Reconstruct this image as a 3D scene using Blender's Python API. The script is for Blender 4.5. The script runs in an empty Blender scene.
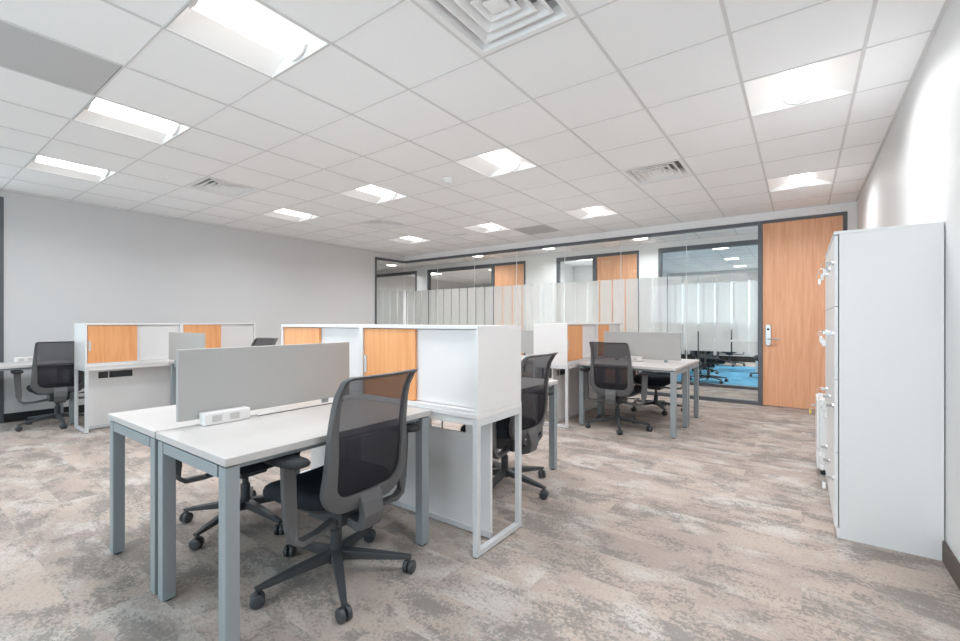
import bpy, math, random
from mathutils import Vector, Matrix
random.seed(7)
R = math.radians
S = bpy.context.scene
COL = S.collection

# ------------------------------------------------------------------ camera, world, exposure
cam_d = bpy.data.cameras.new('camera')
cam = bpy.data.objects.new('camera', cam_d)
COL.objects.link(cam)
cam.location = (0, 0, 1.213)
cam.rotation_euler = (R(90), 0, 0.6279)
cam_d.sensor_width = 36.0
cam_d.lens = 442.8 / 960 * 36.0
cam_d.shift_y = 0.9 / 960
cam_d.clip_start = 0.02
S.camera = cam
S.view_settings.view_transform = 'Standard'
S.view_settings.look = 'None'
S.view_settings.gamma = 1
S.view_settings.exposure = 0.64
S.view_settings.use_curve_mapping = False
S.cycles.max_bounces = 14
S.cycles.diffuse_bounces = 8
S.cycles.transparent_max_bounces = 24
S.cycles.sample_clamp_indirect = 8.0
S.cycles.caustics_reflective = False
S.cycles.caustics_refractive = False

SKY = 3.0          # daylight outside the windows
LAMP = 2.1         # ceiling lens emission
LAMP_W = 12.8       # light of one ceiling fixture
DIM = 4.0          # corridor and far room lenses
DIM_W = 9.5       # light of one corridor or far room lamp

W = bpy.data.worlds.new('sky')
S.world = W
W.use_nodes = True
W.node_tree.nodes['Background'].inputs[0].default_value = (0.76, 0.90, 1.0, 1)
W.node_tree.nodes['Background'].inputs[1].default_value = SKY


def window_light(name, loc, rot, sx, sy):
    d = bpy.data.lights.new(name, 'AREA')
    d.shape = 'RECTANGLE'
    d.size, d.size_y = sx, sy
    d.cycles.is_portal = True
    o = bpy.data.objects.new(name, d)
    COL.objects.link(o)
    o.location = loc
    o.rotation_euler = rot
    return o


window_light('daylight_portal', (-2.4, -2.66, 1.55), (R(-90), 0, R(180)), 4.8, 2.2)
window_light('daylight_portal', (-0.7, 15.58, 1.79), (R(90), 0, R(180)), 5.5, 1.3)
window_light('daylight_portal', (-7.80, 0.10, 1.35), (R(90), 0, R(-90)), 1.7, 2.6)

CEIL = 2.777


def lamp_light(parent, size, watts, z, col=(0.965, 0.98, 1.0)):
    d = bpy.data.lights.new('lamp_light', 'AREA')
    d.shape = 'SQUARE'
    d.size = size
    d.energy = watts
    d.color = col
    d.spread = R(152)
    o = bpy.data.objects.new('lamp_light', d)
    COL.objects.link(o)
    o.parent = parent
    o.location = (0, 0, z)
    return o


RW, LW, GW, BW = 0.588, -7.731, 7.553, -2.60
T = 0.6096
GX, GY = -0.3167, 2.7465

# ------------------------------------------------------------------ materials


def nodes(name):
    m = bpy.data.materials.new(name)
    m.use_nodes = True
    nt = m.node_tree
    return m, nt, nt.nodes, nt.links, nt.nodes['Principled BSDF']


def srgb(r, g, b):
    f = lambda c: (c / 255 / 12.92) if c / 255 <= 0.04045 else ((c / 255 + 0.055) / 1.055) ** 2.4
    return (f(r), f(g), f(b), 1)


def plain(name, c, rough=0.5, metal=0.0, noise=0.0, scale=40, bump=0.0, spec=0.5):
    m, nt, N, L, P = nodes(name)
    P.inputs['Base Color'].default_value = c
    P.inputs['Roughness'].default_value = rough
    P.inputs['Metallic'].default_value = metal
    P.inputs['Specular IOR Level'].default_value = spec
    if noise or bump:
        tc = N.new('ShaderNodeTexCoord')
        nz = N.new('ShaderNodeTexNoise')
        nz.inputs['Scale'].default_value = scale
        nz.inputs['Detail'].default_value = 4
        L.new(tc.outputs['Object'], nz.inputs['Vector'])
        if noise:
            mx = N.new('ShaderNodeMix')
            mx.data_type = 'RGBA'
            mx.inputs[6].default_value = [x * (1 - noise) for x in c[:3]] + [1]
            mx.inputs[7].default_value = [min(1, x * (1 + noise)) for x in c[:3]] + [1]
            L.new(nz.outputs['Fac'], mx.inputs[0])
            L.new(mx.outputs[2], P.inputs['Base Color'])
        if bump:
            b = N.new('ShaderNodeBump')
            b.inputs['Strength'].default_value = bump
            b.inputs['Distance'].default_value = 0.004
            L.new(nz.outputs['Fac'], b.inputs['Height'])
            L.new(b.outputs['Normal'], P.inputs['Normal'])
    return m


def wood(name, c1, c2, rough=0.45):
    m, nt, N, L, P = nodes(name)
    tc = N.new('ShaderNodeTexCoord')
    mp = N.new('ShaderNodeMapping')
    mp.inputs['Scale'].default_value = (9, 9, 0.55)
    L.new(tc.outputs['Object'], mp.inputs['Vector'])
    nz = N.new('ShaderNodeTexNoise')
    nz.inputs['Scale'].default_value = 4
    nz.inputs['Detail'].default_value = 6
    nz.inputs['Distortion'].default_value = 0.6
    L.new(mp.outputs['Vector'], nz.inputs['Vector'])
    mp2 = N.new('ShaderNodeMapping')
    mp2.inputs['Scale'].default_value = (120, 120, 3)
    L.new(tc.outputs['Object'], mp2.inputs['Vector'])
    n2 = N.new('ShaderNodeTexNoise')
    n2.inputs['Scale'].default_value = 2
    L.new(mp2.outputs['Vector'], n2.inputs['Vector'])
    ad = N.new('ShaderNodeMath')
    ad.operation = 'MULTIPLY_ADD'
    ad.inputs[1].default_value = 0.3
    L.new(n2.outputs['Fac'], ad.inputs[0])
    L.new(nz.outputs['Fac'], ad.inputs[2])
    rp = N.new('ShaderNodeValToRGB')
    rp.color_ramp.elements[0].position = 0.42
    rp.color_ramp.elements[0].color = c1
    rp.color_ramp.elements[1].position = 0.85
    rp.color_ramp.elements[1].color = c2
    L.new(ad.outputs[0], rp.inputs[0])
    L.new(rp.outputs[0], P.inputs['Base Color'])
    P.inputs['Roughness'].default_value = rough
    return m


def madd_clip(N, L, a, k):
    q = N.new('ShaderNodeMath')
    q.operation = 'MULTIPLY'
    q.inputs[1].default_value = k
    L.new(a, q.inputs[0])
    return q.outputs[0]


def carpet(name, light, mid, dark, pale):
    m, nt, N, L, P = nodes(name)
    tc = N.new('ShaderNodeTexCoord')
    base = tc.outputs['Object']
    # carpet planks: every plank shifts the pattern
    br = N.new('ShaderNodeTexBrick')
    br.inputs['Scale'].default_value = 1.0
    br.inputs['Brick Width'].default_value = 1.0
    br.inputs['Row Height'].default_value = 0.25
    br.inputs['Mortar Size'].default_value = 0.0
    br.inputs['Color1'].default_value = (0, 0, 0, 1)
    br.inputs['Color2'].default_value = (1, 1, 1, 1)
    br.offset = 0.37
    L.new(base, br.inputs['Vector'])
    sc = N.new('ShaderNodeVectorMath')
    sc.operation = 'SCALE'
    sc.inputs['Scale'].default_value = 3.7
    L.new(br.outputs['Color'], sc.inputs[0])
    add = N.new('ShaderNodeVectorMath')
    add.operation = 'ADD'
    L.new(base, add.inputs[0])
    L.new(sc.outputs[0], add.inputs[1])
    def noise(vec, scale, detail, rough, dist=0.0):
        n = N.new('ShaderNodeTexNoise')
        n.inputs['Scale'].default_value = scale
        n.inputs['Detail'].default_value = detail
        n.inputs['Roughness'].default_value = rough
        n.inputs['Distortion'].default_value = dist
        L.new(vec, n.inputs['Vector'])
        return n.outputs['Fac']

    def stretch(vec, sx, sy, off):
        q = N.new('ShaderNodeMapping')
        q.inputs['Scale'].default_value = (sx, sy, 1)
        q.inputs['Location'].default_value = (off, off * 1.7, 0)
        L.new(vec, q.inputs['Vector'])
        return q.outputs['Vector']

    def madd(a, k, b):
        q = N.new('ShaderNodeMath')
        q.operation = 'MULTIPLY_ADD'
        q.inputs[1].default_value = k
        L.new(a, q.inputs[0])
        L.new(b, q.inputs[2])
        return q.outputs[0]

    def step(a, lo, hi):
        q = N.new('ShaderNodeMapRange')
        q.interpolation_type = 'SMOOTHSTEP'
        q.inputs['From Min'].default_value = lo
        q.inputs['From Max'].default_value = hi
        L.new(a, q.inputs['Value'])
        return q.outputs['Result']

    def mix(f, a, b):
        q = N.new('ShaderNodeMix')
        q.data_type = 'RGBA'
        L.new(f, q.inputs[0])
        for sock, v in ((6, a), (7, b)):
            if isinstance(v, tuple):
                q.inputs[sock].default_value = v
            else:
                L.new(v, q.inputs[sock])
        return q.outputs[2]
    vec = add.outputs[0]
    fine_o = noise(base, 70, 3, 0.7)
    speck = noise(base, 55, 4, 0.8)
    rag = madd(speck, 0.75, noise(stretch(vec, 1, 1.7, 0), 3.0, 9, 0.68, 0.3))
    rag2 = madd(speck, 0.5, noise(stretch(vec, 1, 1.4, 9), 2.2, 8, 0.66, 0.2))
    tone = noise(stretch(vec, 1, 1.4, 21), 1.3, 3, 0.5)
    c = mix(step(tone, 0.35, 0.65), mid, light)
    c = mix(step(rag2, 0.74, 0.88), c, pale)
    c = mix(madd_clip(N, L, step(rag, 0.86, 0.97), 0.78), c, dark)
    c = mix(madd_clip(N, L, step(fine_o, 0.50, 0.68), 0.42), c, dark)
    L.new(c, P.inputs['Base Color'])
    P.inputs['Roughness'].default_value = 0.95
    P.inputs['Specular IOR Level'].default_value = 0.1
    b = N.new('ShaderNodeBump')
    b.inputs['Strength'].default_value = 0.35
    b.inputs['Distance'].default_value = 0.006
    L.new(fine_o, b.inputs['Height'])
    L.new(b.outputs['Normal'], P.inputs['Normal'])
    return m


def glass(name, tint=(0.97, 0.985, 0.98, 1)):
    m, nt, N, L, P = nodes(name)
    out = N['Material Output']
    tr = N.new('ShaderNodeBsdfTransparent')
    tr.inputs[0].default_value = tint
    gl = N.new('ShaderNodeBsdfGlossy')
    gl.inputs['Roughness'].default_value = 0.0
    fr = N.new('ShaderNodeFresnel')
    fr.inputs[0].default_value = 1.5
    ge = N.new('ShaderNodeNewGeometry')
    iv = N.new('ShaderNodeMath')
    iv.operation = 'MULTIPLY_ADD'          # only the outer face of a pane mirrors
    iv.inputs[1].default_value = -1.0
    iv.inputs[2].default_value = 1.0
    L.new(ge.outputs['Backfacing'], iv.inputs[0])
    ml = N.new('ShaderNodeMath')
    ml.operation = 'MULTIPLY'
    L.new(fr.outputs[0], ml.inputs[0])
    L.new(iv.outputs[0], ml.inputs[1])
    mx = N.new('ShaderNodeMixShader')
    L.new(ml.outputs[0], mx.inputs[0])
    L.new(tr.outputs[0], mx.inputs[1])
    L.new(gl.outputs[0], mx.inputs[2])
    L.new(mx.outputs[0], out.inputs[0])
    return m


def veil(name, c, amount, translucent=0.5, rough=0.9):
    """cloth, mesh or film that lets part of the light straight through"""
    m, nt, N, L, P = nodes(name)
    out = N['Material Output']
    tr = N.new('ShaderNodeBsdfTransparent')
    df = N.new('ShaderNodeBsdfDiffuse')
    df.inputs[0].default_value = c
    tl = N.new('ShaderNodeBsdfTranslucent')
    tl.inputs[0].default_value = c
    a = N.new('ShaderNodeMixShader')
    a.inputs[0].default_value = translucent
    L.new(df.outputs[0], a.inputs[1])
    L.new(tl.outputs[0], a.inputs[2])
    mx = N.new('ShaderNodeMixShader')
    mx.inputs[0].default_value = amount
    L.new(tr.outputs[0], mx.inputs[1])
    L.new(a.outputs[0], mx.inputs[2])
    L.new(mx.outputs[0], out.inputs[0])
    return m


def lamp(name, c, strength):
    m, nt, N, L, P = nodes(name)
    P.inputs['Base Color'].default_value = (0.9, 0.9, 0.9, 1)
    P.inputs['Emission Color'].default_value = c
    P.inputs['Emission Strength'].default_value = strength
    return m


M = dict(
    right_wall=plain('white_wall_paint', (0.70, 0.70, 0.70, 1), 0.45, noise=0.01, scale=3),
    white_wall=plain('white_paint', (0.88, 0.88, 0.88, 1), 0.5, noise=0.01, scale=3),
    grey_wall=plain('grey_paint', (0.65, 0.65, 0.655, 1), 0.6, noise=0.01, scale=3),
    tile=plain('ceiling_tile', (0.91, 0.915, 0.92, 1), 0.9, noise=0.03, scale=160, bump=0.15, spec=0.1),
    tbar=plain('ceiling_grid', (0.68, 0.68, 0.68, 1), 0.5),
    carpet=carpet('patterned_carpet', (0.485, 0.405, 0.355, 1), (0.40, 0.332, 0.297, 1), (0.215, 0.20, 0.186, 1), (0.54, 0.497, 0.465, 1)),
    blue=carpet('blue_carpet', (0.13, 0.39, 0.58, 1), (0.10, 0.32, 0.50, 1), (0.08, 0.22, 0.36, 1), (0.22, 0.48, 0.65, 1)),
    top=plain('white_laminate', (0.56, 0.54, 0.528, 1), 0.4, noise=0.025, scale=12),
    lam=plain('white_panel', (0.775, 0.76, 0.755, 1), 0.4, noise=0.01, scale=8),
    wood=wood('maple_veneer', srgb(226, 152, 96), srgb(240, 178, 124)),
    doorwood=wood('cherry_veneer', srgb(226, 162, 122), srgb(242, 188, 150)),
    steel=plain('silver_grey_steel', (0.31, 0.35, 0.37, 1), 0.45, 0.15),
    bench=plain('pale_grey_steel', (0.66, 0.67, 0.68, 1), 0.45, 0.1),
    fabric=plain('grey_screen_fabric', (0.45, 0.445, 0.435, 1), 0.95, noise=0.08, scale=260, bump=0.2, spec=0.1),
    frame=plain('charcoal_plastic', (0.105, 0.105, 0.108, 1), 0.45),
    plastic=plain('dark_plastic', (0.055, 0.058, 0.063, 1), 0.4),
    pad=plain('black_arm_pad', (0.035, 0.036, 0.039, 1), 0.75, spec=0.2),
    cloth=plain('black_seat_fabric', (0.022, 0.026, 0.034, 1), 0.9, noise=0.25, scale=220, bump=0.3, spec=0.2),
    mesh=veil('black_mesh', (0.055, 0.052, 0.060, 1), 0.82, 0.35),
    lumbar=veil('dense_black_mesh', (0.02, 0.02, 0.026, 1), 0.62, 0.2),
    chrome=plain('satin_metal', (0.62, 0.62, 0.62, 1), 0.28, 0.9),
    dark=plain('dark_anodised_frame', (0.125, 0.135, 0.15, 1), 0.4, 0.3),
    black=plain('black_rubber', (0.012, 0.012, 0.013, 1), 0.6),
    brown=plain('brown_rubber', (0.10, 0.075, 0.06, 1), 0.6),
    glass=glass('clear_glass'),
    film=veil('frosted_film', (0.90, 0.90, 0.90, 1), 0.60, 0.5),
    blind=veil('dimmer_sheet', (0.80, 0.79, 0.77, 1), 0.80, 0.35),  # for the added sheet that dims the far window
    seal=plain('clear_silicone', (0.8, 0.82, 0.82, 1), 0.4),
    housing=plain('white_enamel', (0.88, 0.88, 0.88, 1), 0.45),
    vent=plain('diffuser_enamel', (0.86, 0.86, 0.86, 1), 0.45),
    void=plain('duct_grey', (0.30, 0.30, 0.30, 1), 0.9),
    grille=plain('perforated_grey', (0.52, 0.52, 0.52, 1), 0.7, noise=0.1, scale=200),
    lens=lamp('lamp_lens', (1.0, 0.965, 0.93, 1), LAMP),
    dimlens=lamp('dim_lamp_lens', (1.0, 0.98, 0.95, 1), DIM),
    locker=plain('white_enamelled_steel', (0.80, 0.805, 0.805, 1), 0.35),
    yellow=plain('yellow_tag', (0.75, 0.55, 0.15, 1), 0.5),
    socket=plain('socket_grey', (0.60, 0.60, 0.60, 1), 0.5),
)

# ------------------------------------------------------------------ mesh helpers


class MB:
    def __init__(self):
        self.v, self.f, self.m, self.s, self.mats = [], [], [], [], []

    def mi(self, mat):
        mat = M[mat] if isinstance(mat, str) else mat
        if mat not in self.mats:
            self.mats.append(mat)
        return self.mats.index(mat)

    def add(self, verts, faces, mat, smooth=False):
        b = len(self.v)
        k = self.mi(mat)
        self.v += [tuple(p) for p in verts]
        for f in faces:
            self.f.append([b + i for i in f])
            self.m.append(k)
            self.s.append(smooth)
        return self

    def box(self, x0, x1, y0, y1, z0, z1, mat):
        v = [(x, y, z) for z in (z0, z1) for y in (y0, y1) for x in (x0, x1)]
        return self.add(v, [(0, 2, 3, 1), (4, 5, 7, 6), (0, 1, 5, 4), (1, 3, 7, 5), (3, 2, 6, 7), (2, 0, 4, 6)], mat)

    def loft(self, rings, mat, smooth=True, cap=True, close=False):
        n = len(rings[0])
        vs = [p for r in rings for p in r]
        fs = []
        K = len(rings)
        for i in range(K if close else K - 1):
            a, b = i * n, ((i + 1) % K) * n
            for j in range(n):
                fs.append((a + j, a + (j + 1) % n, b + (j + 1) % n, b + j))
        self.add(vs, fs, mat, smooth)
        if cap and not close:
            self.add(rings[0], [tuple(range(n))[::-1]], mat, False)
            self.add(rings[-1], [tuple(range(n))], mat, False)
        return self

    def tube(self, pts, rad, mat, n=10, smooth=True, flat=None):
        """flat=(a,b): rectangular section, a across, b along the other normal"""
        pts = [Vector(p) for p in pts]
        rads = rad if isinstance(rad, (list, tuple)) else [rad] * len(pts)
        rings = []
        up0 = Vector((0, 0, 1))
        for i, p in enumerate(pts):
            d = (pts[min(i + 1, len(pts) - 1)] - pts[max(i - 1, 0)]).normalized()
            ref = up0 if abs(d.z) < 0.93 else Vector((1, 0, 0))
            a = d.cross(ref).normalized()
            if i and a.dot(pa) < 0 and abs(a.dot(pa)) > 0.5:
                a = -a
            pa = a
            b = a.cross(d).normalized()
            r = rads[i]
            if flat:
                fa, fb = (flat[i] if isinstance(flat[0], (list, tuple)) else flat)
                rings.append([p + a * x * fa + b * y * fb for x, y in ((-1, -1), (1, -1), (1, 1), (-1, 1))])
            else:
                rings.append([p + (a * math.cos(t) + b * math.sin(t)) * r for t in [2 * math.pi * k / n for k in range(n)]])
        return self.loft(rings, mat, smooth and not flat)

    def cyl(self, x, y, z0, z1, r, mat, n=16, r1=None):
        return self.loft([[(x + q * math.cos(2 * math.pi * k / n), y + q * math.sin(2 * math.pi * k / n), z) for k in range(n)]
                          for z, q in ((z0, r), (z1, r if r1 is None else r1))], mat)

    def build(self, name, parent=None, bevel=0.0, seg=2):
        me = bpy.data.meshes.new(name)
        me.from_pydata(self.v, [], self.f)
        for m in self.mats:
            me.materials.append(m)
        me.polygons.foreach_set('material_index', self.m)
        me.polygons.foreach_set('use_smooth', self.s)
        me.update()
        o = bpy.data.objects.new(name, me)
        COL.objects.link(o)
        if parent:
            o.parent = parent
        if bevel:
            b = o.modifiers.new('bevel', 'BEVEL')
            b.width = bevel
            b.segments = seg
            b.limit_method = 'ANGLE'
            b.angle_limit = R(40)
        return o


def thing(name, label, cat, loc=(0, 0, 0), rz=0, group=None):
    o = bpy.data.objects.new(name, None)
    COL.objects.link(o)
    o.empty_display_size = 0.1
    o.location = loc
    o.rotation_euler = (0, 0, rz)
    return tag(o, label, cat, group)


def tag(o, label, cat, group=None):
    o['label'] = label
    o['category'] = cat
    if group:
        o['group'] = group
    return o


def struct(o):
    o['kind'] = 'structure'
    return o


def dup(root, loc, rz=None, label=None, group=None):
    def cp(o, par):
        c = o.copy()
        COL.objects.link(c)
        if par:
            c.parent = par
        for ch in KIDS.get(o, []):
            cp(ch, c)
        return c
    KIDS = {}
    stack = [root]
    while stack:
        q = stack.pop()
        KIDS[q] = list(q.children)
        stack += KIDS[q]
    r = cp(root, None)
    r.location = loc
    if rz is not None:
        r.rotation_euler = (0, 0, rz)
    if label:
        r['label'] = label
    if group:
        r['group'] = group
    return r


# ------------------------------------------------------------------ room shell
struct(MB().box(LW - 3.4, RW + 0.12, BW - 0.12, 9.20, -0.06, 0.0, 'carpet').build('floor'))
struct(MB().box(-3.6, -0.35, 9.20, 13.8, -0.06, 0.0, 'blue').build('floor_far'))
struct(MB().box(LW - 3.4, -3.6, 9.20, 15.5, -0.06, 0.0, 'carpet').box(-3.6, 2.2, 13.8, 15.5, -0.06, 0.0, 'carpet').box(-0.35, 2.2, 9.2, 13.8, -0.06, 0.0, 'carpet').build('floor_rooms'))  # unseen floor around the blue carpet kept beige to cut its blue bounce

LIGHT_CELLS = [(0, 1), (0, 5), (-4, -3), (-4, 1), (-4, 5), (-7, -3), (-7, 1), (-7, 5), (-10, -3), (-10, 1), (-10, 5), (0, -3)]
VENT_CELLS = [(-2, -2), (-2, 3), (-9, -1), (-9, 3)]
GRILLE_CELLS = [(-6, 6), (-6, -4)]
holes = set(LIGHT_CELLS + VENT_CELLS + GRILLE_CELLS)


def ceiling_mesh(x0, x1, y0, y1, holes, bar=0.009):
    mb = MB()
    ca, cb = math.floor((x0 - GX) / T), math.ceil((x1 - GX) / T)
    ra, rb = math.floor((y0 - GY) / T), math.ceil((y1 - GY) / T)
    for c in range(ca, cb):
        for r in range(ra, rb):
            if (c, r) in holes:
                continue
            a, b = max(x0, GX + c * T), min(x1, GX + (c + 1) * T)
            d, e = max(y0, GY + r * T), min(y1, GY + (r + 1) * T)
            mb.box(a, b, d, e, CEIL + 0.004, CEIL + 0.025, 'tile')
    for c in range(ca, cb + 1):
        x = GX + c * T
        if x0 < x < x1:
            mb.box(x - bar, x + bar, y0, y1, CEIL, CEIL + 0.012, 'tbar')
    for r in range(ra, rb + 1):
        y = GY + r * T
        if y0 < y < y1:
            mb.box(x0, x1, y - bar * 0.6, y + bar * 0.6, CEIL + 0.0005, CEIL + 0.012, 'tbar')
    # wall angle all round
    mb.box(x0, x0 + 0.02, y0, y1, CEIL + 0.001, CEIL + 0.012, 'tbar')
    mb.box(x1 - 0.02, x1, y0, y1, CEIL + 0.001, CEIL + 0.012, 'tbar')
    mb.box(x0, x1, y1 - 0.02, y1, CEIL + 0.001, CEIL + 0.012, 'tbar')
    return mb


struct(ceiling_mesh(LW, RW, BW, GW, holes).build('ceiling'))
struct(MB().box(LW - 3.4, 2.2, BW - 0.2, 15.6, CEIL + 0.16, CEIL + 0.22, 'tile').build('ceiling_slab'))

# right wall and rear wall (behind the camera, with a window band)
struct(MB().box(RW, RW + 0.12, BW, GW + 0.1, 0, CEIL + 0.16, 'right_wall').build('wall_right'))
w = MB()
w.box(LW, RW, BW - 0.12, BW, 0, 0.45, 'white_wall')
w.box(LW, RW, BW - 0.12, BW, 2.65, CEIL + 0.16, 'white_wall')
w.box(LW, -4.8, BW - 0.12, BW, 0.45, 2.65, 'white_wall')
w.box(0.0, RW, BW - 0.12, BW, 0.45, 2.65, 'white_wall')
struct(w.build('wall_rear'))
wf = MB()
for k in range(6):
    x = -4.8 + 4.8 * k / 5
    wf.box(max(-4.8, x - 0.03), min(0, x + 0.03), BW - 0.10, BW - 0.03, 0.45, 2.65, 'dark')
wf.box(-4.8, 0, BW - 0.10, BW - 0.03, 0.45, 0.51, 'dark')
wf.box(-4.8, 0, BW - 0.10, BW - 0.03, 2.59, 2.65, 'dark')
w2 = struct(wf.build('window_2'))
MB().box(-4.77, -0.03, BW - 0.07, BW - 0.06, 0.51, 2.59, 'glass').build('pane', w2)

# left wall: glazed near the camera, grey paint, then the glass return at the corner
w = MB()
w.box(LW - 0.12, LW, 0.94, 6.64, 0, CEIL + 0.16, 'grey_wall')
w.box(LW - 0.12, LW, BW, 0.94, 2.70, CEIL + 0.16, 'grey_wall')
w.box(LW - 0.12, LW, BW, -0.75, 0, 2.70, 'grey_wall')
w.box(LW - 0.12, LW, 6.64, GW, 2.66, CEIL + 0.16, 'grey_wall')
struct(w.build('wall_left'))
wf = MB()
for y in (-0.715, 0.905):
    wf.box(LW - 0.09, LW + 0.012, y - 0.035, y + 0.035, 0, 2.70, 'dark')
for z in (0.0, 2.64):
    wf.box(LW - 0.09, LW + 0.01, -0.75, 0.94, z, z + 0.06, 'dark')
w3 = struct(wf.build('window_3'))
MB().box(LW - 0.05, LW - 0.04, -0.715, 0.905, 0.06, 2.64, 'glass').build('pane', w3)
struct(MB().box(LW, LW + 0.012, 0.94, 6.62, 0, 0.105, 'black').build('baseboard_left', bevel=0.003))
struct(MB().box(RW - 0.012, RW, BW, GW - 0.02, 0, 0.105, 'brown').build('baseboard_right', bevel=0.003))

# bulkhead above the glass wall and the pier by the right wall
w = MB()
w.box(LW, RW, GW, GW + 0.10, 2.66, CEIL + 0.16, 'white_wall')
w.box(0.49, RW, GW, GW + 0.10, 0, 2.66, 'white_wall')
struct(w.build('wall_front'))

# ------------------------------------------------------------------ glass wall (window_1) with frosted film
win = MB()
F0, F1 = GW - 0.012, GW + 0.07
win.box(LW, -0.509, F0, F1, 2.612, 2.66, 'dark')
win.box(LW, -0.509, F0, F1, 0.0, 0.055, 'dark')
win.box(-0.509, -0.455, F0, F1, 0, 2.66, 'dark')
win.box(-0.455, 0.49, F0, F1, 2.622, 2.66, 'dark')
win.box(0.447, 0.49, F0, F1, 0, 2.622, 'dark')
win.box(LW - 0.07, LW + 0.012, 6.64, 6.69, 0.0, 2.66, 'dark')
win.box(LW - 0.07, LW + 0.012, 6.69, GW, 2.612, 2.66, 'dark')
win.box(LW - 0.07, LW + 0.012, 6.69, GW, 0.0, 0.055, 'dark')
w1 = struct(win.build('window_1'))
joints = [LW + 0.02, -6.69, -5.645, -4.60, -3.555, -2.51, -1.47, -0.509]
for a, b in zip(joints, joints[1:]):
    MB().box(a + 0.003, b - 0.003, GW + 0.022, GW + 0.032, 0.055, 2.612, 'glass').build('pane', w1)
sl = MB()
for x in joints[1:-1]:
    sl.box(x - 0.0035, x + 0.0035, GW + 0.021, GW + 0.033, 0.055, 2.612, 'seal')
sl.build('joint_seal', w1)
MB().box(LW - 0.034, LW - 0.024, 6.69, GW - 0.01, 0.055, 2.612, 'glass').build('pane', w1)
fm = MB()
x = -0.509 - 0.112
prev = -0.509
sp = 0.227
while prev > LW:
    a = max(LW + 0.02, x + 0.010)
    fm.box(a, prev, GW + 0.0335, GW + 0.035, 0.755, 1.937, 'film')
    prev = x - 0.010
    x -= sp
fm.build('frosted_film', w1)
fm = MB()
y = 6.69
while y < GW - 0.02:
    fm.box(LW - 0.037, LW - 0.0355, y, min(y + 0.20, GW - 0.01), 0.755, 1.937, 'film')
    y += 0.226
fm.build('frosted_film', w1)

# wood door in the glass wall
d1 = struct(MB().box(-0.452, 0.444, GW + 0.005, GW + 0.05, 0.012, 2.619, 'doorwood').build('door_1', bevel=0.002))
hp = MB()
ring = lambda xc, zc, w, h, y: [(xc + w * math.cos(t) * (1 if True else 1), y, zc + (h if math.sin(t) > 0 else -h) + w * math.sin(t)) for t in [2 * math.pi * k / 24 for k in range(24)]]
hp.loft([ring(-0.385, 1.02, 0.035, 0.12, GW + 0.006), ring(-0.385, 1.02, 0.035, 0.12, GW - 0.014), ring(-0.385, 1.02, 0.030, 0.118, GW - 0.020)], 'chrome', smooth=False)
h1 = hp.build('door_handle', d1)
MB().tube([(-0.385, GW - 0.015, 0.965), (-0.385, GW - 0.06, 0.965), (-0.37, GW - 0.066, 0.965), (-0.24, GW - 0.066, 0.963)], 0.009, 'chrome').build('lever', h1)
kb = MB()
kb.loft([[(-0.385 + q * math.cos(2 * math.pi * k / 16), y, 1.10 + q * math.sin(2 * math.pi * k / 16)) for k in range(16)] for y, q in ((GW - 0.019, 0.016), (GW - 0.026, 0.014))], 'black')
kb.build('card_reader', h1)

# ------------------------------------------------------------------ corridor and rooms beyond the glass
CW = 9.20
w = MB()
for a, b in ((-8.91, -8.50), (-5.335, -4.52), (-2.677, -2.30), (0.60, 2.2)):
    w.box(a, b, CW, CW + 0.12, 0, 2.66, 'white_wall')
w.box(LW - 3.4, 2.2, CW, CW + 0.12, 2.66, CEIL + 0.16, 'white_wall')
struct(w.build('wall_corridor'))
w = MB()
w.box(LW - 3.52, LW - 3.4, 3.0, 15.5, 0, CEIL + 0.16, 'grey_wall')
w.box(LW - 3.4, LW - 0.12, 3.0, 3.12, 0, CEIL + 0.16, 'grey_wall')
w.box(RW + 0.9, RW + 1.02, GW, CW, 0, CEIL + 0.16, 'white_wall')
w.box(RW, RW + 1.02, GW + 0.10, GW + 0.16, 0, CEIL + 0.16, 'white_wall')
struct(w.build('wall_passage'))
w = MB()
w.box(LW - 3.4, -3.5, 15.4, 15.52, 0, CEIL + 0.16, 'grey_wall')
w.box(-3.5, 2.2, 15.4, 15.52, 0, 1.13, 'grey_wall')
w.box(-3.5, 2.2, 15.4, 15.52, 2.45, CEIL + 0.16, 'grey_wall')
w.box(2.08, 2.2, CW, 15.4, 0, CEIL + 0.16, 'white_wall')
w.box(-5.36, -5.26, CW + 0.12, 15.4, 0, CEIL + 0.16, 'grey_wall')
w.box(-3.66, -3.56, CW + 0.12, 15.4, 0, CEIL + 0.16, 'grey_wall')
w.box(-5.26, -3.66, 11.8, 11.92, 0, CEIL + 0.16, 'grey_wall')
struct(w.build('wall_far'))
fw = MB()
for k in range(5):
    fw.box(-3.5 + 1.38 * k, -3.45 + 1.38 * k, 15.41, 15.47, 1.13, 2.45, 'dark')
fw = struct(fw.build('window_8'))
MB().box(-3.45, 2.08, 15.43, 15.44, 1.13, 2.45, 'blind').build('window_dimmer', fw)  # sheet added to tone down the bright sky in this window
struct(MB().box(-3.5, 2.08, 15.37, 15.4, 0, 0.16, 'black').build('baseboard_far'))
struct(ceiling_mesh(LW - 3.4, RW + 0.9, GW + 0.10, CW, set()).build('ceiling_corridor'))
struct(ceiling_mesh(LW - 3.4, LW - 0.12, 3.12, GW + 0.10, set()).build('ceiling_passage'))
struct(ceiling_mesh(LW - 3.4, 2.08, CW + 0.12, 15.4, set()).build('ceiling_far'))


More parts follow.
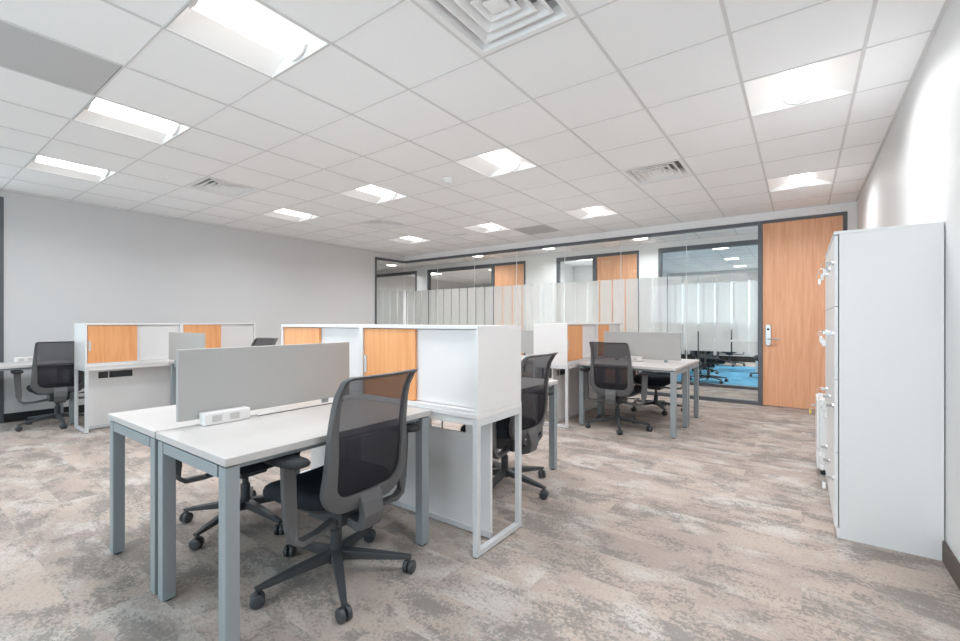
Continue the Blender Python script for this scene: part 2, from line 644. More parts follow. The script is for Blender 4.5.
def far_window(n, x0, x1, post=None):
    mb = MB()
    mb.box(x0, x1, CW - 0.01, CW + 0.08, 2.575, 2.66, 'dark')
    mb.box(x0, x1, CW - 0.01, CW + 0.08, 0, 0.05, 'dark')
    mb.box(x0, x0 + 0.06, CW - 0.01, CW + 0.08, 0.05, 2.575, 'dark')
    mb.box(x1 - 0.06, x1, CW - 0.01, CW + 0.08, 0.05, 2.575, 'dark')
    o = struct(mb.build('window_%d' % n))
    MB().box(x0 + 0.06, x1 - 0.06, CW + 0.03, CW + 0.04, 0.05, 2.575, 'glass').build('pane', o)


far_window(4, -8.50, -6.26)
far_window(5, -4.52, -3.60)
far_window(6, -2.30, 0.60)
far_window(7, -11.1, -8.91)
for n, (a, b) in ((2, (-6.26, -5.335)), (3, (-3.60, -2.677))):
    mb = MB()
    mb.box(a, b, CW - 0.01, CW + 0.08, 2.60, 2.66, 'dark')
    mb.box(b - 0.04, b, CW - 0.01, CW + 0.08, 0, 2.60, 'dark')
    mb.box(a, a + 0.03, CW - 0.01, CW + 0.08, 0, 2.60, 'dark')
    fr = struct(mb.build('trim_%d' % n))
    dd = struct(MB().box(a + 0.032, b - 0.042, CW + 0.01, CW + 0.055, 0.012, 2.597, 'doorwood').build('door_%d' % n, bevel=0.002))
    MB().tube([(a + 0.10, CW + 0.01, 1.0), (a + 0.10, CW - 0.05, 1.0), (a + 0.22, CW - 0.05, 1.0)], 0.009, 'chrome').build('door_handle', dd)

# ------------------------------------------------------------------ ceiling fixtures


def cell(c, r):
    return (GX + (c + 0.5) * T, GY + (r + 0.5) * T, CEIL)


def make_light():
    t = thing('ceiling_light', '', 'ceiling light')
    h = 0.294
    mb = MB()
    prof = []
    for k in range(9):
        s = k / 8
        prof.append((0.294 - 0.20 * s, 0.003 + 0.075 * math.sin(s * math.pi / 2)))
    sec = [(-a, b) for a, b in prof] + [(a, b) for a, b in prof[::-1]]
    vs = [(x, y, z) for y in (-h, h) for x, z in sec]
    n = len(sec)
    mb.add(vs, [(i, i + 1, n + i + 1, n + i) for i in range(n - 1)], 'housing', True)
    for y in (-h, h):
        mb.add([(x, y, z) for x, z in sec] , [tuple(range(n))], 'housing')
        s = 1 if y > 0 else -1
    mb.box(-h, h, -h, h, 0.10, 0.115, 'housing')
    for y in (-h, h):
        mb.box(-h, h, y - 0.001, y + 0.001, 0.0, 0.10, 'housing')
    for x in (-h, h):
        mb.box(x - 0.001, x + 0.001, -h, h, 0.0, 0.10, 'housing')
    mb.build('housing', t)
    lb = MB()
    arc = [(0.088 * math.cos(a), 0.070 - 0.058 * math.sin(a)) for a in [math.pi * k / 12 for k in range(13)]]
    lb.add([(x, y, z) for y in (-0.272, 0.272) for x, z in arc], [(i, i + 1, 14 + i - 0, 13 + i) for i in range(12)], 'lens', True)
    lb.build('lens', t)
    for s in (-1, 1):
        cb = MB()
        arc2 = [(0.095 * math.cos(a), 0.072 - 0.064 * math.sin(a)) for a in [math.pi * k / 12 for k in range(13)]]
        cb.loft([[(x, s * y, z) for x, z in arc2] for y in (0.270, 0.284)], 'housing', smooth=False)
        cb.build('end_cap', t)
    lamp_light(t, 0.5, LAMP_W, -0.004)
    return t


lt = make_light()
LBL = {
    (-4, -3): 'large square ceiling light nearest the camera, cut by the top edge of the photo',
    (-7, -3): 'square ceiling light in front of the left wall, second of the left row of three',
    (-10, -3): 'square ceiling light closest to the left window frame, at far left',
    (-10, 1): 'ceiling light above the left storage wall, beyond the small dark-slotted air diffuser',
    (-7, 1): 'ceiling light in the middle row, left of the smoke detector',
    (-10, 5): 'small ceiling light nearest the glass corner at the left wall',
    (-4, 1): 'ceiling light in the middle row, right of the smoke detector',
    (-7, 5): 'ceiling light beside the grey return panel near the glass wall',
    (-4, 5): 'ceiling light near the glass wall, above the second wooden corridor door',
    (0, 1): 'ceiling light beside the right wall, the nearer of the two in that column',
    (0, 5): 'ceiling light in front of the wooden door beside the right wall, farther one',
    (0, -3): 'square ceiling light directly overhead, nearest the right wall and the camera',
}
first = True
for cr in LIGHT_CELLS:
    o = lt if first else dup(lt, (0, 0, 0))
    first = False
    o.location = cell(*cr)
    o['label'] = LBL[cr]
    o['group'] = 'square ceiling lights'


def make_vent():
    t = thing('air_diffuser', '', 'air vent')
    h = 0.295
    mb = MB()
    fr = lambda a, z: [(-a, -a, z), (a, -a, z), (a, a, z), (-a, a, z)]
    mb.loft([fr(h, 0.004), fr(h, 0.0), fr(0.262, 0.0), fr(0.235, 0.05), fr(0.230, 0.09)], 'vent', smooth=False, cap=False)
    mb.build('frame', t)
    MB().box(-h, h, -h, h, 0.09, 0.10, 'void').build('duct', t)
    for a in (0.212, 0.150, 0.092):
        c = MB()
        c.loft([fr(a - 0.055, 0.060), fr(a, 0.012), fr(a, 0.006), fr(a - 0.012, 0.004), fr(a - 0.062, 0.056)], 'vent', smooth=False, cap=False)
        c.build('louvre', t)
    c = MB()
    c.loft([fr(0.050, 0.02), fr(0.050, 0.008), fr(0.01, 0.004)], 'vent', smooth=False)
    c.build('centre_plate', t)
    return t


vt = make_vent()
VL = {(-2, -2): 'big square stepped air diffuser at the top edge above the camera',
      (-2, 3): 'square air diffuser with dark slots, on the ceiling before the wooden door at right',
      (-9, -1): 'square air diffuser between the left lights and the grey wall',
      (-9, 3): 'small far air diffuser near the left wall, before the glass corner'}
first = True
for cr in VENT_CELLS:
    o = vt if first else dup(vt, (0, 0, 0))
    first = False
    o.location = cell(*cr)
    o['label'] = VL[cr]
    o['group'] = 'air diffusers'
for cr, l in zip(GRILLE_CELLS, ('flat grey return air panel in the ceiling near the glass wall',
                                'dark grey return air panel at the upper left edge of the ceiling')):
    x, y, z = cell(*cr)
    mb = MB().box(-0.295, 0.295, -0.295, 0.295, 0.004, 0.014, 'grille')
    o = tag(mb.build('return_panel'), l, 'air vent', 'return air panels')
    o.location = (x, y, z)

sd = thing('smoke_detector', 'white round smoke detector on the ceiling between two lights', 'smoke detector', (-3.141, 3.729, CEIL))
MB().cyl(0, 0, -0.012, 0.007, 0.062, 'housing', 24).build('base', sd)
MB().cyl(0, 0, -0.045, -0.012, 0.035, 'housing', 24, r1=0.055).build('sensor', sd)
for (x, y), l in zip(((-0.63, 6.156), (-5.635, 1.877), (-5.622, 6.18)),
                     ('small round sprinkler cover in the ceiling left of the farther right-hand light',
                      'small round sprinkler cover in the ceiling before the left air diffuser',
                      'small round sprinkler cover near the far left ceiling light')):
    o = tag(MB().cyl(0, 0, -0.006, 0.007, 0.045, 'vent', 24, ).build('sprinkler_cover'), l, 'sprinkler', 'sprinkler covers')
    o.location = (x, y, CEIL)
o = thing('slot_diffuser', 'short slot diffuser in the ceiling beside the small far lights', 'air vent', (-4.973, 6.238, CEIL))
MB().box(-0.16, 0.16, -0.05, 0.05, -0.006, 0.007, 'housing').build('frame', o)
MB().box(-0.145, 0.145, -0.028, -0.004, -0.0075, -0.005, 'void').build('slot', o)

for x, l in ((-2.45, 'right-hand recessed downlight in the corridor beyond the glass wall'),
             (-4.37, 'middle recessed downlight in the corridor beyond the glass wall'),
             (-6.24, 'left recessed downlight in the corridor beyond the glass wall'),
             (-9.2, 'added downlight brightening the passage beyond the left glass corner')):  # this last one is added to brighten the dark passage
    o = thing('corridor_downlight', l, 'ceiling light', (x, 8.50, CEIL), 0, 'corridor downlights')
    MB().cyl(0, 0, -0.008, 0.006, 0.15, 'housing', 24).build('rim', o)
    MB().cyl(0, 0, -0.012, -0.008, 0.13, 'dimlens', 24).build('lens', o)
    lamp_light(o, 0.25, DIM_W * 0.85, -0.02)
FARL = [(-1.4, 10.6), (0.6, 10.6), (-1.4, 12.6), (0.6, 12.6), (-1.4, 14.4), (0.6, 14.4)]
for i, (x, y) in enumerate(FARL):
    o = thing('far_room_light', 'square ceiling light of the blue carpeted room beyond the corridor, %s row, %s side' % (
        ('nearest', 'nearest', 'middle', 'middle', 'last', 'last')[i], ('left', 'right')[i % 2]), 'ceiling light', (x, y, CEIL), 0, 'lights in the far room')
    MB().box(-0.16, 0.16, -0.16, 0.16, -0.006, 0.006, 'housing').build('rim', o)
    MB().box(-0.14, 0.14, -0.14, 0.14, -0.010, -0.006, 'dimlens').build('lens', o)
    lamp_light(o, 0.28, DIM_W * 1.7, -0.02)
for x, y, l in ((-7.4, 11.2, 'added fill light inside the grey room behind the left corridor window'), (-9.8, 10.8, 'added fill light in the grey room behind the leftmost corridor window'),
                (-7.2, 13.4, 'added fill light at the back of the grey room behind the left corridor window'), (-4.4, 10.4, 'added fill light in the small room behind the narrow corridor window')):
    o = thing('far_room_light', l, 'ceiling light', (x, y, CEIL), 0, 'lights in the far room')  # lamps added only to lighten the dark rooms behind the corridor glass
    MB().box(-0.26, 0.26, -0.26, 0.26, -0.006, 0.006, 'housing').build('rim', o)
    MB().box(-0.24, 0.24, -0.24, 0.24, -0.010, -0.006, 'dimlens').build('lens', o)
    lamp_light(o, 0.45, DIM_W * 3.4, -0.02)

# ------------------------------------------------------------------ storage: bench frame + sliding door cabinets
UW, SD, ZB, ZT = 0.92, 0.43, 0.738, 1.190


def make_bench():
    t = thing('storage_bench', '', 'storage bench')
    L = UW
    mb = MB().box(-L, L, -SD / 2 - 0.006, SD / 2 + 0.006, 0.712, ZB - 0.001, 'lam')
    mb.build('top', t, 0.003)
    a = MB()
    for y in (-SD / 2, SD / 2 - 0.02):
        a.box(-L + 0.03, L - 0.03, y, y + 0.02, 0.675, 0.712, 'lam')
    a.build('apron', t, 0.002)
    for s in (-1, 1):
        x0, x1 = (L - 0.03, L) if s > 0 else (-L, -L + 0.03)
        f = MB()
        f.box(x0, x1, -SD / 2 - 0.006, -SD / 2 + 0.024, 0.006, 0.712, 'bench')
        f.box(x0, x1, SD / 2 - 0.024, SD / 2 + 0.006, 0.006, 0.712, 'bench')
        f.box(x0, x1, -SD / 2 + 0.024, SD / 2 - 0.024, 0.672, 0.712, 'bench')
        f.box(x0, x1, -SD / 2 + 0.024, SD / 2 - 0.024, 0.006, 0.036, 'bench')
        lf = f.build('end_frame', t, 0.002)
        g = MB()
        g.cyl((x0 + x1) / 2, -SD / 2 + 0.01, 0, 0.006, 0.011, 'black', 10)
        g.cyl((x0 + x1) / 2, SD / 2 - 0.01, 0, 0.006, 0.011, 'black', 10)
        g.build('glide', lf)
    # modesty panel with cable cut-outs along its upper edge
    p = MB()
    y0, y1 = -0.009, 0.009
    px = L - 0.065
    p.box(-px, px, y0, y1, 0.04, 0.565, 'lam')
    cuts = [(-0.76, -0.44), (0.40, 0.68)]
    xs = [-px] + [c for q in cuts for c in q] + [px]
    for i in range(0, len(xs), 2):
        p.box(xs[i], xs[i + 1], y0, y1, 0.565, 0.712, 'lam')
    for a_, b_ in cuts:
        p.box(a_, b_, y0, y1, 0.64, 0.712, 'lam')
        p.box(a_ + 0.09, a_ + 0.098, y0 + 0.004, y1 - 0.004, 0.565, 0.64, 'lam')
    pn = p.build('modesty_panel', t)
    MB().box(-0.78, -0.42, 0.03, 0.12, 0.54, 0.66, 'plastic').box(-0.66, -0.655, 0.027, 0.03, 0.55, 0.65, 'housing').build('cable_box', pn, 0.003)
    MB().box(-px, px, -0.014, 0.014, 0.006, 0.04, 'bench').build('bottom_rail', pn, 0.002)
    return t


def make_unit():
    t = thing('storage_cabinet', '', 'cabinet')
    h = UW / 2 - 0.0005
    k = 0.018
    c = MB()
    c.box(-h, h, -SD / 2, SD / 2, ZT - ZB - k, ZT - ZB, 'lam')
    c.box(-h, h, -SD / 2, SD / 2, 0.0, k, 'lam')
    c.box(-h, -h + k, -SD / 2, SD / 2, k, ZT - ZB - k, 'lam')
    c.box(h - k, h, -SD / 2, SD / 2, k, ZT - ZB - k, 'lam')
    c.box(-h + k, h - k, SD / 2 - 0.01, SD / 2, k, ZT - ZB - k, 'lam')
    c.build('carcass', t, 0.0015)
    zt = ZT - ZB - k - 0.004
    w = MB().box(-h + k + 0.006, 0.004, -SD / 2 + 0.010, -SD / 2 + 0.026, k + 0.003, zt, 'wood')
    wd = w.build('wood_door', t, 0.001)
    wd['label'] = 'light maple sliding door'
    hb = MB()
    hb.box(-h + k + 0.010, -h + k + 0.030, -SD / 2 + 0.004, -SD / 2 + 0.010, 0.155, 0.265, 'socket')
    hb.build('finger_pull', wd, 0.001)
    v = MB().box(-0.012, h - k - 0.002, -SD / 2 + 0.030, -SD / 2 + 0.046, k + 0.003, zt, 'lam')
    vd = v.build('white_door', t, 0.001)
    return t


bench = make_bench()
unit = make_unit()
PODS = [
    ((-2.255, 1.822 + SD / 2), 0.0, 'front', 'white storage bench standing behind the nearest pair of desks'),
    ((-2.14 - SD / 2, 4.62 + UW), R(90), 'far', 'white storage bench beside the far desks near the glass wall'),
    ((-6.24 - SD / 2, 1.36 + UW), R(90), 'left', 'white storage bench near the grey left wall, with slim legs at its near end'),
]
ULBL = {
    ('front', -1): 'left sliding-door cabinet on the nearest bench, half hidden behind the grey screen',
    ('front', 1): 'right sliding-door cabinet on the nearest bench, its white end panel facing the aisle',
    ('far', -1): 'nearer sliding-door cabinet on the far bench, white end panel toward us',
    ('far', 1): 'farther sliding-door cabinet on the far bench, next to the glass wall',
    ('left', -1): 'nearer sliding-door cabinet on the left bench, beside the chair at the grey wall',
    ('left', 1): 'farther sliding-door cabinet on the left bench, behind the small grey screen',
}
fb = fu = True
for (x, y), rz, nm, lab in PODS:
    b = bench if fb else dup(bench, (0, 0, 0))
    fb = False
    b.location = (x, y, 0)
    b.rotation_euler = (0, 0, rz)
    b['label'] = lab
    b['group'] = 'storage benches'
    for s in (-1, 1):
        u = unit if fu else dup(unit, (0, 0, 0))
        fu = False
        u.location = (x + s * UW / 2 * math.cos(rz), y + s * UW / 2 * math.sin(rz), ZB)
        u.rotation_euler = (0, 0, rz)
        u['label'] = ULBL[(nm, s)]
        u['group'] = 'sliding door cabinets'

# ------------------------------------------------------------------ desks (local x = width .64, local y = length 1.06)
DW, DL = 0.645, 1.065


def make_desk():
    t = thing('desk', '', 'desk')
    w, l = DW / 2, DL / 2
    MB().box(-w, w, -l, l, 0.700, 0.73, 'top').build('tabletop', t, 0.003)
    a = 0.022
    s = 0.052
    f = MB()
    f.box(-w + a + s, w - a - s, -l + 0.004, -l + 0.004 + s, 0.648, 0.693, 'steel')
    f.box(-w + a + s, w - a - s, l - 0.004 - s, l - 0.004, 0.648, 0.693, 'steel')
    for sx in (-1, 1):
        x = sx * (w - a - s / 2)
        f.box(x - 0.016, x + 0.016, -l + 0.004 + s, l - 0.004 - s, 0.677, 0.693, 'steel')
    f.box(-w + 0.03, w - 0.03, -l + 0.012, l - 0.012, 0.693, 0.700, 'plastic')  # dark filler standing in for the shadow gap under the tabletop
    f.build('frame', t, 0.002)
    for sx in (-1, 1):
        for sy in (-1, 1):
            x = sx * (w - a * 0.5 - s / 2)
            y = sy * (l - 0.004 - s / 2)
            g = MB().box(x - s / 2, x + s / 2, y - s / 2, y + s / 2, 0.008, 0.693, 'steel').build('leg', t, 0.003)
            MB().cyl(x, y, 0, 0.008, 0.018, 'black', 12).build('foot_glide', g)
    return t


desk = make_desk()
CY1 = 0.732 + DL / 2
DESKS = [
    ((-1.635 - DW / 2, CY1), 0, 'white-topped desk nearest the camera, with the mesh chair at its right side'),
    ((-2.295 - DW / 2, CY1), 0, 'white-topped desk on the far side of the nearest grey screen'),
    ((-1.615 - DW / 2, 2.262 + DL / 2), 0, 'desk behind the nearest storage bench, only its right end showing'),
    ((-1.045 - DL / 2, 4.865 + DW / 2), R(90), 'nearer desk of the far pair, with a mesh chair in front of it'),
    ((-1.045 - DL / 2, 4.865 + DW * 1.5 + 0.015), R(90), 'farther desk of the far pair, next to the glass wall'),
    ((-2.585 - DL / 2, 4.865 + DW / 2), R(90), 'desk hidden behind the far storage bench, below the small grey screen corner'),
    ((-6.218 + DL / 2, 2.135 + DW / 2), R(90), 'desk in front of the left storage bench, behind the small grey screen'),
    ((-7.59 + DW / 2, 0.372 + DL / 2), 0, 'white desk along the grey left wall at the left edge of the photo'),
]
for i, ((x, y), rz, lab) in enumerate(DESKS):
    o = desk if i == 0 else dup(desk, (0, 0, 0))
    o.location = (x, y, 0)
    o.rotation_euler = (0, 0, rz)
    o['label'] = lab
    o['group'] = 'white desks on square steel legs'

# grey desk screens


def screen(loc, length, rz, lab):
    t = thing('desk_screen', lab, 'screen', loc, rz, 'grey desk screens')
    MB().box(-length / 2, length / 2, -0.011, 0.011, 0.022, 0.350, 'fabric').build('panel', t, 0.004)
    for x in (-length * 0.32, length * 0.32):
        MB().box(x - 0.02, x + 0.02, -0.006, 0.006, -0.07, 0.028, 'steel').build('bracket', t, 0.001)
    return t


screen((-2.2875, 1.285, 0.735), 0.94, R(90), 'long grey fabric screen between the two nearest desks')
screen((-5.67, 2.115, 0.735), 0.94, 0, 'small-looking grey fabric screen in front of the left storage bench')
screen((-1.585, 5.517, 0.735), 0.91, 0, 'grey fabric screen between the two far desks, before the frosted glass')
screen((-3.10, 5.53, 0.735), 0.94, 0, 'grey fabric screen behind the far bench, only a corner showing')


def power(loc, rz, lab):
    t = thing('power_unit', lab, 'power outlet', loc, rz, 'desktop power units')
    MB().box(-0.105, 0.105, -0.03, 0.03, 0, 0.058, 'lam').build('casing', t, 0.006, 3)
    for x in (-0.05, 0.03):
        MB().box(x - 0.022, x + 0.022, -0.0315, -0.029, 0.014, 0.044, 'top').build('socket', t, 0.001)
    return t


power((-2.243, 1.005, 0.73), R(90), 'white power unit at the foot of the nearest grey screen')
power((-7.50, 1.10, 0.73), R(90), 'white power unit on the desk along the left wall')
power((-1.66, 5.475, 0.73), 0, 'white power unit at the foot of the far grey screen')
o = thing('cable_tray', 'white cable flap along the gap between the nearest desks, beyond the power unit', 'cable tray', (-2.252, 1.42, 0.73), R(90))
MB().box(-0.26, 0.26, -0.016, 0.012, 0, 0.009, 'lam').build('flap', o, 0.002)
MB().box(-0.26, 0.26, -0.017, -0.013, 0, 0.004, 'plastic').build('slot', o)

# ------------------------------------------------------------------ office chair (local +x forward)


def back_x(z):
    P = [(0.36, -0.185), (0.40, -0.195), (0.47, -0.215), (0.55, -0.238), (0.64, -0.248), (0.74, -0.250), (0.84, -0.262), (0.91, -0.280), (0.95, -0.300), (0.975, -0.325), (1.0, -0.36)]
    for (a, xa), (b, xb) in zip(P, P[1:]):
        if a <= z <= b:
            s = (z - a) / (b - a)
            return xa + (xb - xa) * s
    return P[-1][1]


def back_pt(y, z, off=0.0):
    return (back_x(z) + 0.9 * y * y * (0.7 - 0.25 * max(0, min(1, (0.6 - z) / 0.2))) + off, y, z)


def outline(z0, z1, wb, wt, rb, rt, n=10):
    """rounded trapezoid in the (y,z) plane, counter-clockwise, fixed number of points"""
    pts = []
    for cx, cz, r, a0, w in ((wb - rb, z0 + rb, rb, -90, 1), (wt - rt, z1 - rt, rt, 0, 1)):
        for k in range(n + 1):
            a = R(a0 + 90 * k / n)
            pts.append((cx + r * math.cos(a), cz + r * math.sin(a)))
    left = [(-y, z) for y, z in pts[::-1]]
    # subdivide the long runs so that they follow the curved back
    full = pts + left
    out = []
    for i, p in enumerate(full):
        q = full[(i + 1) % len(full)]
        out.append(p)
        dd = math.hypot(p[0] - q[0], p[1] - q[1])
        if dd > 0.12:
            for k in range(1, 8):
                out.append((p[0] + (q[0] - p[0]) * k / 8, p[1] + (q[1] - p[1]) * k / 8))
    return out


def make_chair():
    t = thing('office_chair', '', 'chair')
    # seat cushion
    def so(scale, z, n=40):
        r = []
        for k in range(n):
            a = 2 * math.pi * k / n
            ca, sa = math.cos(a), math.sin(a)
            e = 0.42
            x = 0.052 + scale * 0.225 * math.copysign(abs(ca) ** e, ca)
            y = scale * 0.245 * math.copysign(abs(sa) ** e, sa)
            zz = z - 0.03 * max(0, (x - 0.10) / 0.16) ** 2 + 0.012 * (y / 0.245) ** 2
            r.append((x, y, zz))
        return r
    st = MB()
    st.loft([so(0.86, 0.398), so(0.97, 0.405), so(1.0, 0.425), so(1.0, 0.445), so(0.965, 0.463), so(0.88, 0.473), so(0.6, 0.474), so(0.25, 0.47), so(0.05, 0.469)], 'cloth')
    st.build('seat', t)
    MB().loft([so(0.80, 0.375), so(0.84, 0.385), so(0.86, 0.400)], 'plastic').build('seat_pan', t)
    # back frame
    o_ = outline(0.395, 0.988, 0.243, 0.212, 0.125, 0.024)
    i_ = outline(0.462, 0.974, 0.188, 0.196, 0.075, 0.016)
    n = min(len(o_), len(i_))
    fr = MB()
    th = 0.024
    A = [back_pt(y, z, 0.006) for y, z in o_]
    B = [back_pt(y, z, -th) for y, z in o_]
    C_ = [back_pt(y, z, -th + 0.004) for y, z in i_]
    D = [back_pt(y, z, 0.006) for y, z in i_]
    if len(o_) == len(i_):
        fr.loft([A, B, C_, D], 'frame', close=True)
    fr.build('back_frame', t, 0.002)
    # mesh panel

    def panel(z0, z1, wb, wt, rb, rt, off, mat, name):
        mb = MB()
        rows, cols = 26, 14
        vs = []
        for i in range(rows + 1):
            z = z0 + (z1 - z0) * i / rows
            w = wb + (wt - wb) * i / rows
            if z < z0 + rb:
                q = (z0 + rb - z) / rb
                w -= rb * (1 - math.sqrt(max(0, 1 - q * q)))
            if z > z1 - rt:
                q = (z - z1 + rt) / rt
                w -= rt * (1 - math.sqrt(max(0, 1 - q * q)))
            for j in range(cols + 1):
                y = w * (2 * j / cols - 1)
                vs.append(back_pt(y, z, off))
        fs = [(i * (cols + 1) + j, i * (cols + 1) + j + 1, (i + 1) * (cols + 1) + j + 1, (i + 1) * (cols + 1) + j) for i in range(rows) for j in range(cols)]
        mb.add(vs, fs, mat, True)
        return mb.build(name, t)
    panel(0.458, 0.978, 0.191, 0.199, 0.077, 0.018, -0.006, 'mesh', 'back_mesh')
    panel(0.460, 0.715, 0.188, 0.190, 0.075, 0.008, 0.004, 'lumbar', 'lumbar_mesh')
    # spine from the frame bottom under the seat
    sp = MB()
    pth = [(-0.220, 0.455, 0.062, 0.010), (-0.232, 0.415, 0.060, 0.016), (-0.236, 0.360, 0.055, 0.022), (-0.222, 0.312, 0.050, 0.024), (-0.180, 0.296, 0.046, 0.022), (-0.10, 0.312, 0.046, 0.018)]
    rings = []
    for k, (px_, pz_, hw_, ht_) in enumerate(pth):
        qa, qb = pth[max(0, k - 1)], pth[min(len(pth) - 1, k + 1)]
        dx_, dz_ = qb[0] - qa[0], qb[1] - qa[1]
        l_ = math.hypot(dx_, dz_)
        nx_, nz_ = -dz_ / l_ * ht_, dx_ / l_ * ht_
        rings.append([(px_ - nx_, -hw_, pz_ - nz_), (px_ - nx_, hw_, pz_ - nz_), (px_ + nx_, hw_, pz_ + nz_), (px_ + nx_, -hw_, pz_ + nz_)])
    sp.loft(rings, 'frame', smooth=False)
    sp.build('spine', t, 0.006)
    mb = MB()
    mb.box(-0.13, 0.10, -0.085, 0.085, 0.290, 0.378, 'plastic')
    me = mb.build('tilt_mechanism', t, 0.012, 3)
    MB().tube([(0.02, -0.07, 0.345), (0.02, -0.20, 0.345), (0.02, -0.24, 0.35)], [0.007, 0.006, 0.010], 'plastic', 8).build('lever', me)
    for s in (-1, 1):
        am = MB()
        am.tube([(-0.08, s * 0.08, 0.315), (-0.10, s * 0.19, 0.302), (-0.115, s * 0.285, 0.305), (-0.12, s * 0.318, 0.33), (-0.12, s * 0.326, 0.39), (-0.12, s * 0.334, 0.52), (-0.12, s * 0.337, 0.648)],
                0, 'frame', flat=[(0.022, 0.012), (0.022, 0.011), (0.023, 0.012), (0.025, 0.012), (0.027, 0.012), (0.029, 0.012), (0.030, 0.013)])
        a = am.build('armrest', t, 0.004)
        pd = MB()

        def pr_(sc, z):
            r = []
            for k in range(24):
                g = 2 * math.pi * k / 24
                ca, sa = math.cos(g), math.sin(g)
                r.append((-0.105 + sc * 0.120 * math.copysign(abs(ca) ** 0.6, ca), s * 0.337 + sc * 0.050 * math.copysign(abs(sa) ** 0.6, sa), z))
            return r
        pd.loft([pr_(0.75, 0.642), pr_(0.95, 0.648), pr_(1.0, 0.658), pr_(0.93, 0.668), pr_(0.6, 0.672)], 'pad')
        pd.build('arm_pad', a)
    co = MB()
    co.cyl(0, 0, 0.20, 0.295, 0.018, 'plastic', 14)
    co.cyl(0, 0, 0.075, 0.225, 0.027, 'plastic', 16)
    co.build('gas_column', t)
    hb = MB()
    hb.cyl(0, 0, 0.078, 0.135, 0.042, 'plastic', 20, r1=0.036)
    hub = hb.build('base_hub', t)
    for k in range(5):
        a = 2 * math.pi * k / 5
        ca, sa = math.cos(a), math.sin(a)
        pt = lambda r, z: (ca * r, sa * r, z)
        lg = MB()
        lg.tube([pt(0.025, 0.110), pt(0.16, 0.098), pt(0.30, 0.082), pt(0.355, 0.076)], 0, 'plastic',
                flat=[(0.024, 0.022), (0.020, 0.018), (0.015, 0.012), (0.012, 0.008)])
        l = lg.build('base_leg', t, 0.004)
        cs = MB()
        cs.cyl(ca * 0.342, sa * 0.342, 0.035, 0.074, 0.009, 'plastic', 10)
        # twin wheels turned a little differently on every arm
        b = a + 0.6 + 0.7 * k
        ax = Vector((math.cos(b), math.sin(b), 0))
        c0 = Vector((ca * 0.345, sa * 0.345, 0.030))
        sd_ = Vector((-ax.y, ax.x, 0))
        for s in (-1, 1):
            rings = []
            for w_, r_ in ((0.005, 0.024), (0.006, 0.030), (0.021, 0.030), (0.025, 0.026), (0.026, 0.012)):
                rings.append([c0 + ax * (s * w_) + (sd_ * math.cos(q) + Vector((0, 0, 1)) * math.sin(q)) * r_ for q in [2 * math.pi * j / 18 for j in range(18)]])
            cs.loft(rings, 'plastic')
        cs.build('caster', l)
    return t


CH = make_chair()
STAR = {}
CHAIRS = [
    # x, y, facing (deg), label
    (-1.794, 1.304, 184, 'nearest mesh office chair, pulled up to the right side of the front desk'),
    (-2.745, 1.345, 4, 'office chair tucked behind the front desks, mostly its black seat and star base showing'),
    (-1.769, 2.745, 180, 'office chair behind the nearest storage bench, half hidden by its white end panel'),
    (-1.700, 5.020, 90, 'office chair seen square from behind at the far desk'),
    (-1.610, 6.310, 270, 'office chair under the farther of the far desks, its back hidden by the grey screen'),
    (-7.077, 1.295, 176, 'office chair by the grey left wall, beside the left storage bench'),
    (-5.86, 2.88, 280, 'office chair whose dark top edge peeks over the nearest grey screen'),
    (-1.52, 9.95, 20, 'office chair on the blue carpet closest to the glass, only legs showing'),
    (-1.9, 11.5, 100, 'office chair on the blue carpet left of a far table'),
    (-0.55, 11.3, 200, 'office chair on the blue carpet behind the near far-room chair'),
    (-1.6, 13.9, 270, 'office chair at the back left of the blue carpeted room'),
]
BASE = [41 - 184, 4 - 4, 66 - 180, 4 - 90, 14 - 270, 70 - 176, 8 - 280, 10, 30, 50, 20]
for i, (x, y, a, lab) in enumerate(CHAIRS):
    o = CH if i == 0 else dup(CH, (0, 0, 0))
    o.location = (x, y, 0)
    o.rotation_euler = (0, 0, R(a))
    o['label'] = lab
    o['group'] = 'black mesh office chairs' if i < 7 else 'chairs in the blue carpeted room'
    for ch in o.children:
        if ch.name.split('.')[0] in ('base_leg', 'base_hub'):
            ch.rotation_euler = (0, 0, R(BASE[i] % 72))

# tables in the far room
for i, (x, y, lab) in enumerate(((-1.5, 12.6, 'white table with steel legs on the blue carpet, seen under the film'),
                                 (0.2, 13.6, 'white table at the back of the blue carpeted room'))):
    o = thing('meeting_table', lab, 'table', (x, y, 0), 0, 'tables in the blue carpeted room')
    MB().box(-0.7, 0.7, -0.35, 0.35, 0.71, 0.735, 'top').build('tabletop', o, 0.003)
    for sx in (-0.65, 0.65):
        for sy in (-0.3, 0.3):
            MB().box(sx - 0.025, sx + 0.025, sy - 0.025, sy + 0.025, 0, 0.71, 'bench').build('leg', o, 0.002)

# ------------------------------------------------------------------ lockers along the right wall
LX0, LX1 = 0.149, 0.584
LWD, LH = 0.383, 1.718


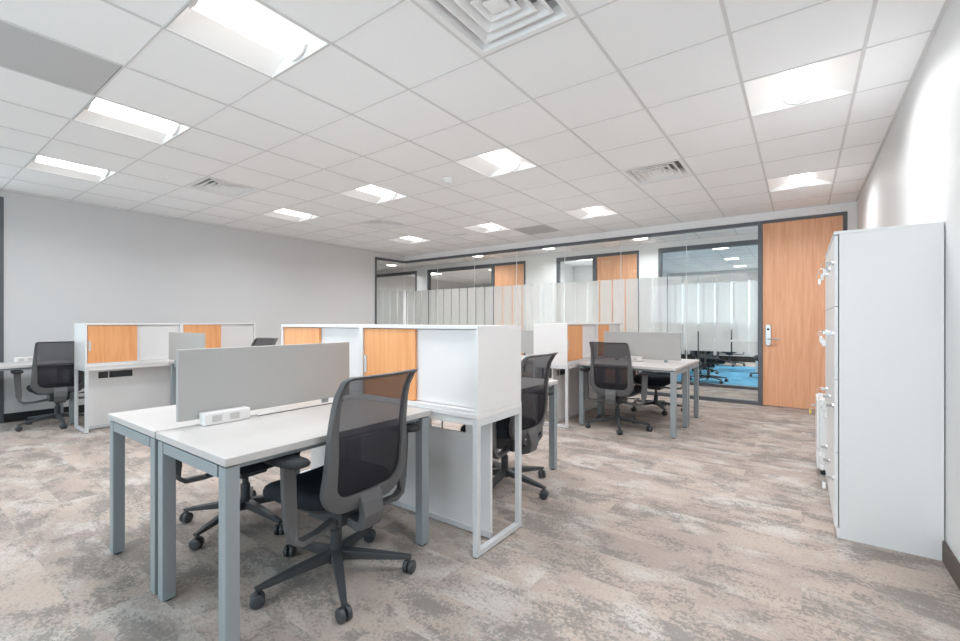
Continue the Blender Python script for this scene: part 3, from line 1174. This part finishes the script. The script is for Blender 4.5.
def make_locker():
    t = thing('locker', '', 'locker')
    d = LX1 - LX0
    c = MB()
    c.box(0.022, d, 0.0, LWD - 0.002, 0.0, LH - 0.018, 'locker')
    c.build('body', t, 0.002)
    MB().box(-0.002, d, -0.001, LWD - 0.001, LH - 0.018, LH, 'locker').build('top_cap', t, 0.002)
    MB().box(0.012, 0.022, 0.0, LWD - 0.002, 0.0, 0.055, 'locker').build('plinth', t, 0.001)
    zs = [0.058, 0.478, 0.885, 1.295, LH - 0.022]
    for a, b in zip(zs, zs[1:]):
        dr = MB().box(0.0, 0.018, 0.002, LWD - 0.004, a + 0.002, b - 0.002, 'locker').build('door', t, 0.002)
        lk = MB()
        zc = (a + b) / 2 + 0.05
        lk.loft([[(q, 0.05 + r_ * math.cos(2 * math.pi * k / 14), zc + r_ * math.sin(2 * math.pi * k / 14)) for k in range(14)] for q, r_ in ((0.001, 0.012), (-0.008, 0.011))], 'chrome')
        lk.build('lock', dr)
    return t


lk = make_locker()
LL = ['white four-door locker nearest the camera, its plain side panel facing us',
      'middle white locker against the right wall, seen edge-on behind the nearest one',
      'farthest white locker against the right wall, next to the low pedestal']
ks = None
ROWS = ['top', 'upper middle', 'lower middle', 'bottom']
for i in range(3):
    o = lk if i == 0 else dup(lk, (0, 0, 0))
    o.location = (LX0, 3.185 + i * LWD, 0)
    o['label'] = LL[i]
    o['group'] = 'white lockers'
    for r, zc in enumerate((1.548, 1.140, 0.732, 0.318)):
        if ks is None:
            ks = thing('key_ring', '', 'keys')
            kb = MB()
            kb.box(-0.032, 0.0, -0.0012, 0.0012, -0.009, 0.009, 'chrome')
            kb.build('key', ks, 0.0005)
            rg = MB()
            n = 20
            cx, cz = -0.036, -0.014
            rg.loft([[(cx + (0.020 + 0.0013 * math.cos(q)) * math.cos(2 * math.pi * k / n), 0.0013 * math.sin(q), cz + (0.020 + 0.0013 * math.cos(q)) * math.sin(2 * math.pi * k / n)) for q in [math.pi * 2 * j / 6 for j in range(6)]] for k in range(n)], 'chrome', close=True)
            rg.build('ring', ks)
            tg = MB()
            tg.box(-0.046, -0.030, -0.004, -0.002, -0.068, -0.034, 'housing')
            tg.build('tag', ks, 0.001)
            sk = MB()
            sk.box(-0.044, -0.036, 0.002, 0.004, -0.075, -0.030, 'chrome')
            sk.build('spare_key', ks, 0.0005)
            k_ = ks
        else:
            k_ = dup(ks, (0, 0, 0))
        k_.location = (LX0 - 0.006, 3.185 + i * LWD + 0.05, zc)
        k_.rotation_euler = (0, 0, R(((i * 5 + r * 3) % 7 - 3) * 9))
        k_['label'] = 'keys with a tag hanging from the %s door lock of the %s locker' % (ROWS[r], ('nearest', 'middle', 'farthest')[i])
        k_['group'] = 'keys hanging from the lockers'

pd = thing('mobile_pedestal', 'low white drawer pedestal on black casters beyond the lockers', 'drawer unit', (0.098, 4.345, 0))
c = MB().box(0.018, 0.44, 0.0, 0.42, 0.06, 0.60, 'locker')
c.build('body', pd, 0.003)
for a, b in ((0.065, 0.22), (0.225, 0.38), (0.385, 0.595)):
    MB().box(0.0, 0.017, 0.002, 0.418, a, b, 'locker').build('drawer', pd, 0.003)
for x in (0.05, 0.39):
    for y in (0.05, 0.37):
        cm = MB()
        cm.loft([[(x + 0.027 * math.cos(2 * math.pi * k / 16), yy, 0.028 + 0.028 * math.sin(2 * math.pi * k / 16)) for k in range(16)] for yy in (y - 0.012, y + 0.012)], 'black')
        cm.cyl(x, y, 0.028, 0.061, 0.008, 'black', 8)
        cm.build('caster', pd)
o = dup(ks, (0.094, 4.40, 0.55), R(10), 'keys with a yellow tag hanging from the low white pedestal')
for ch in o.children:
    if ch.name.startswith('tag'):
        ch.data = ch.data.copy()
        ch.data.materials[0] = M['yellow']
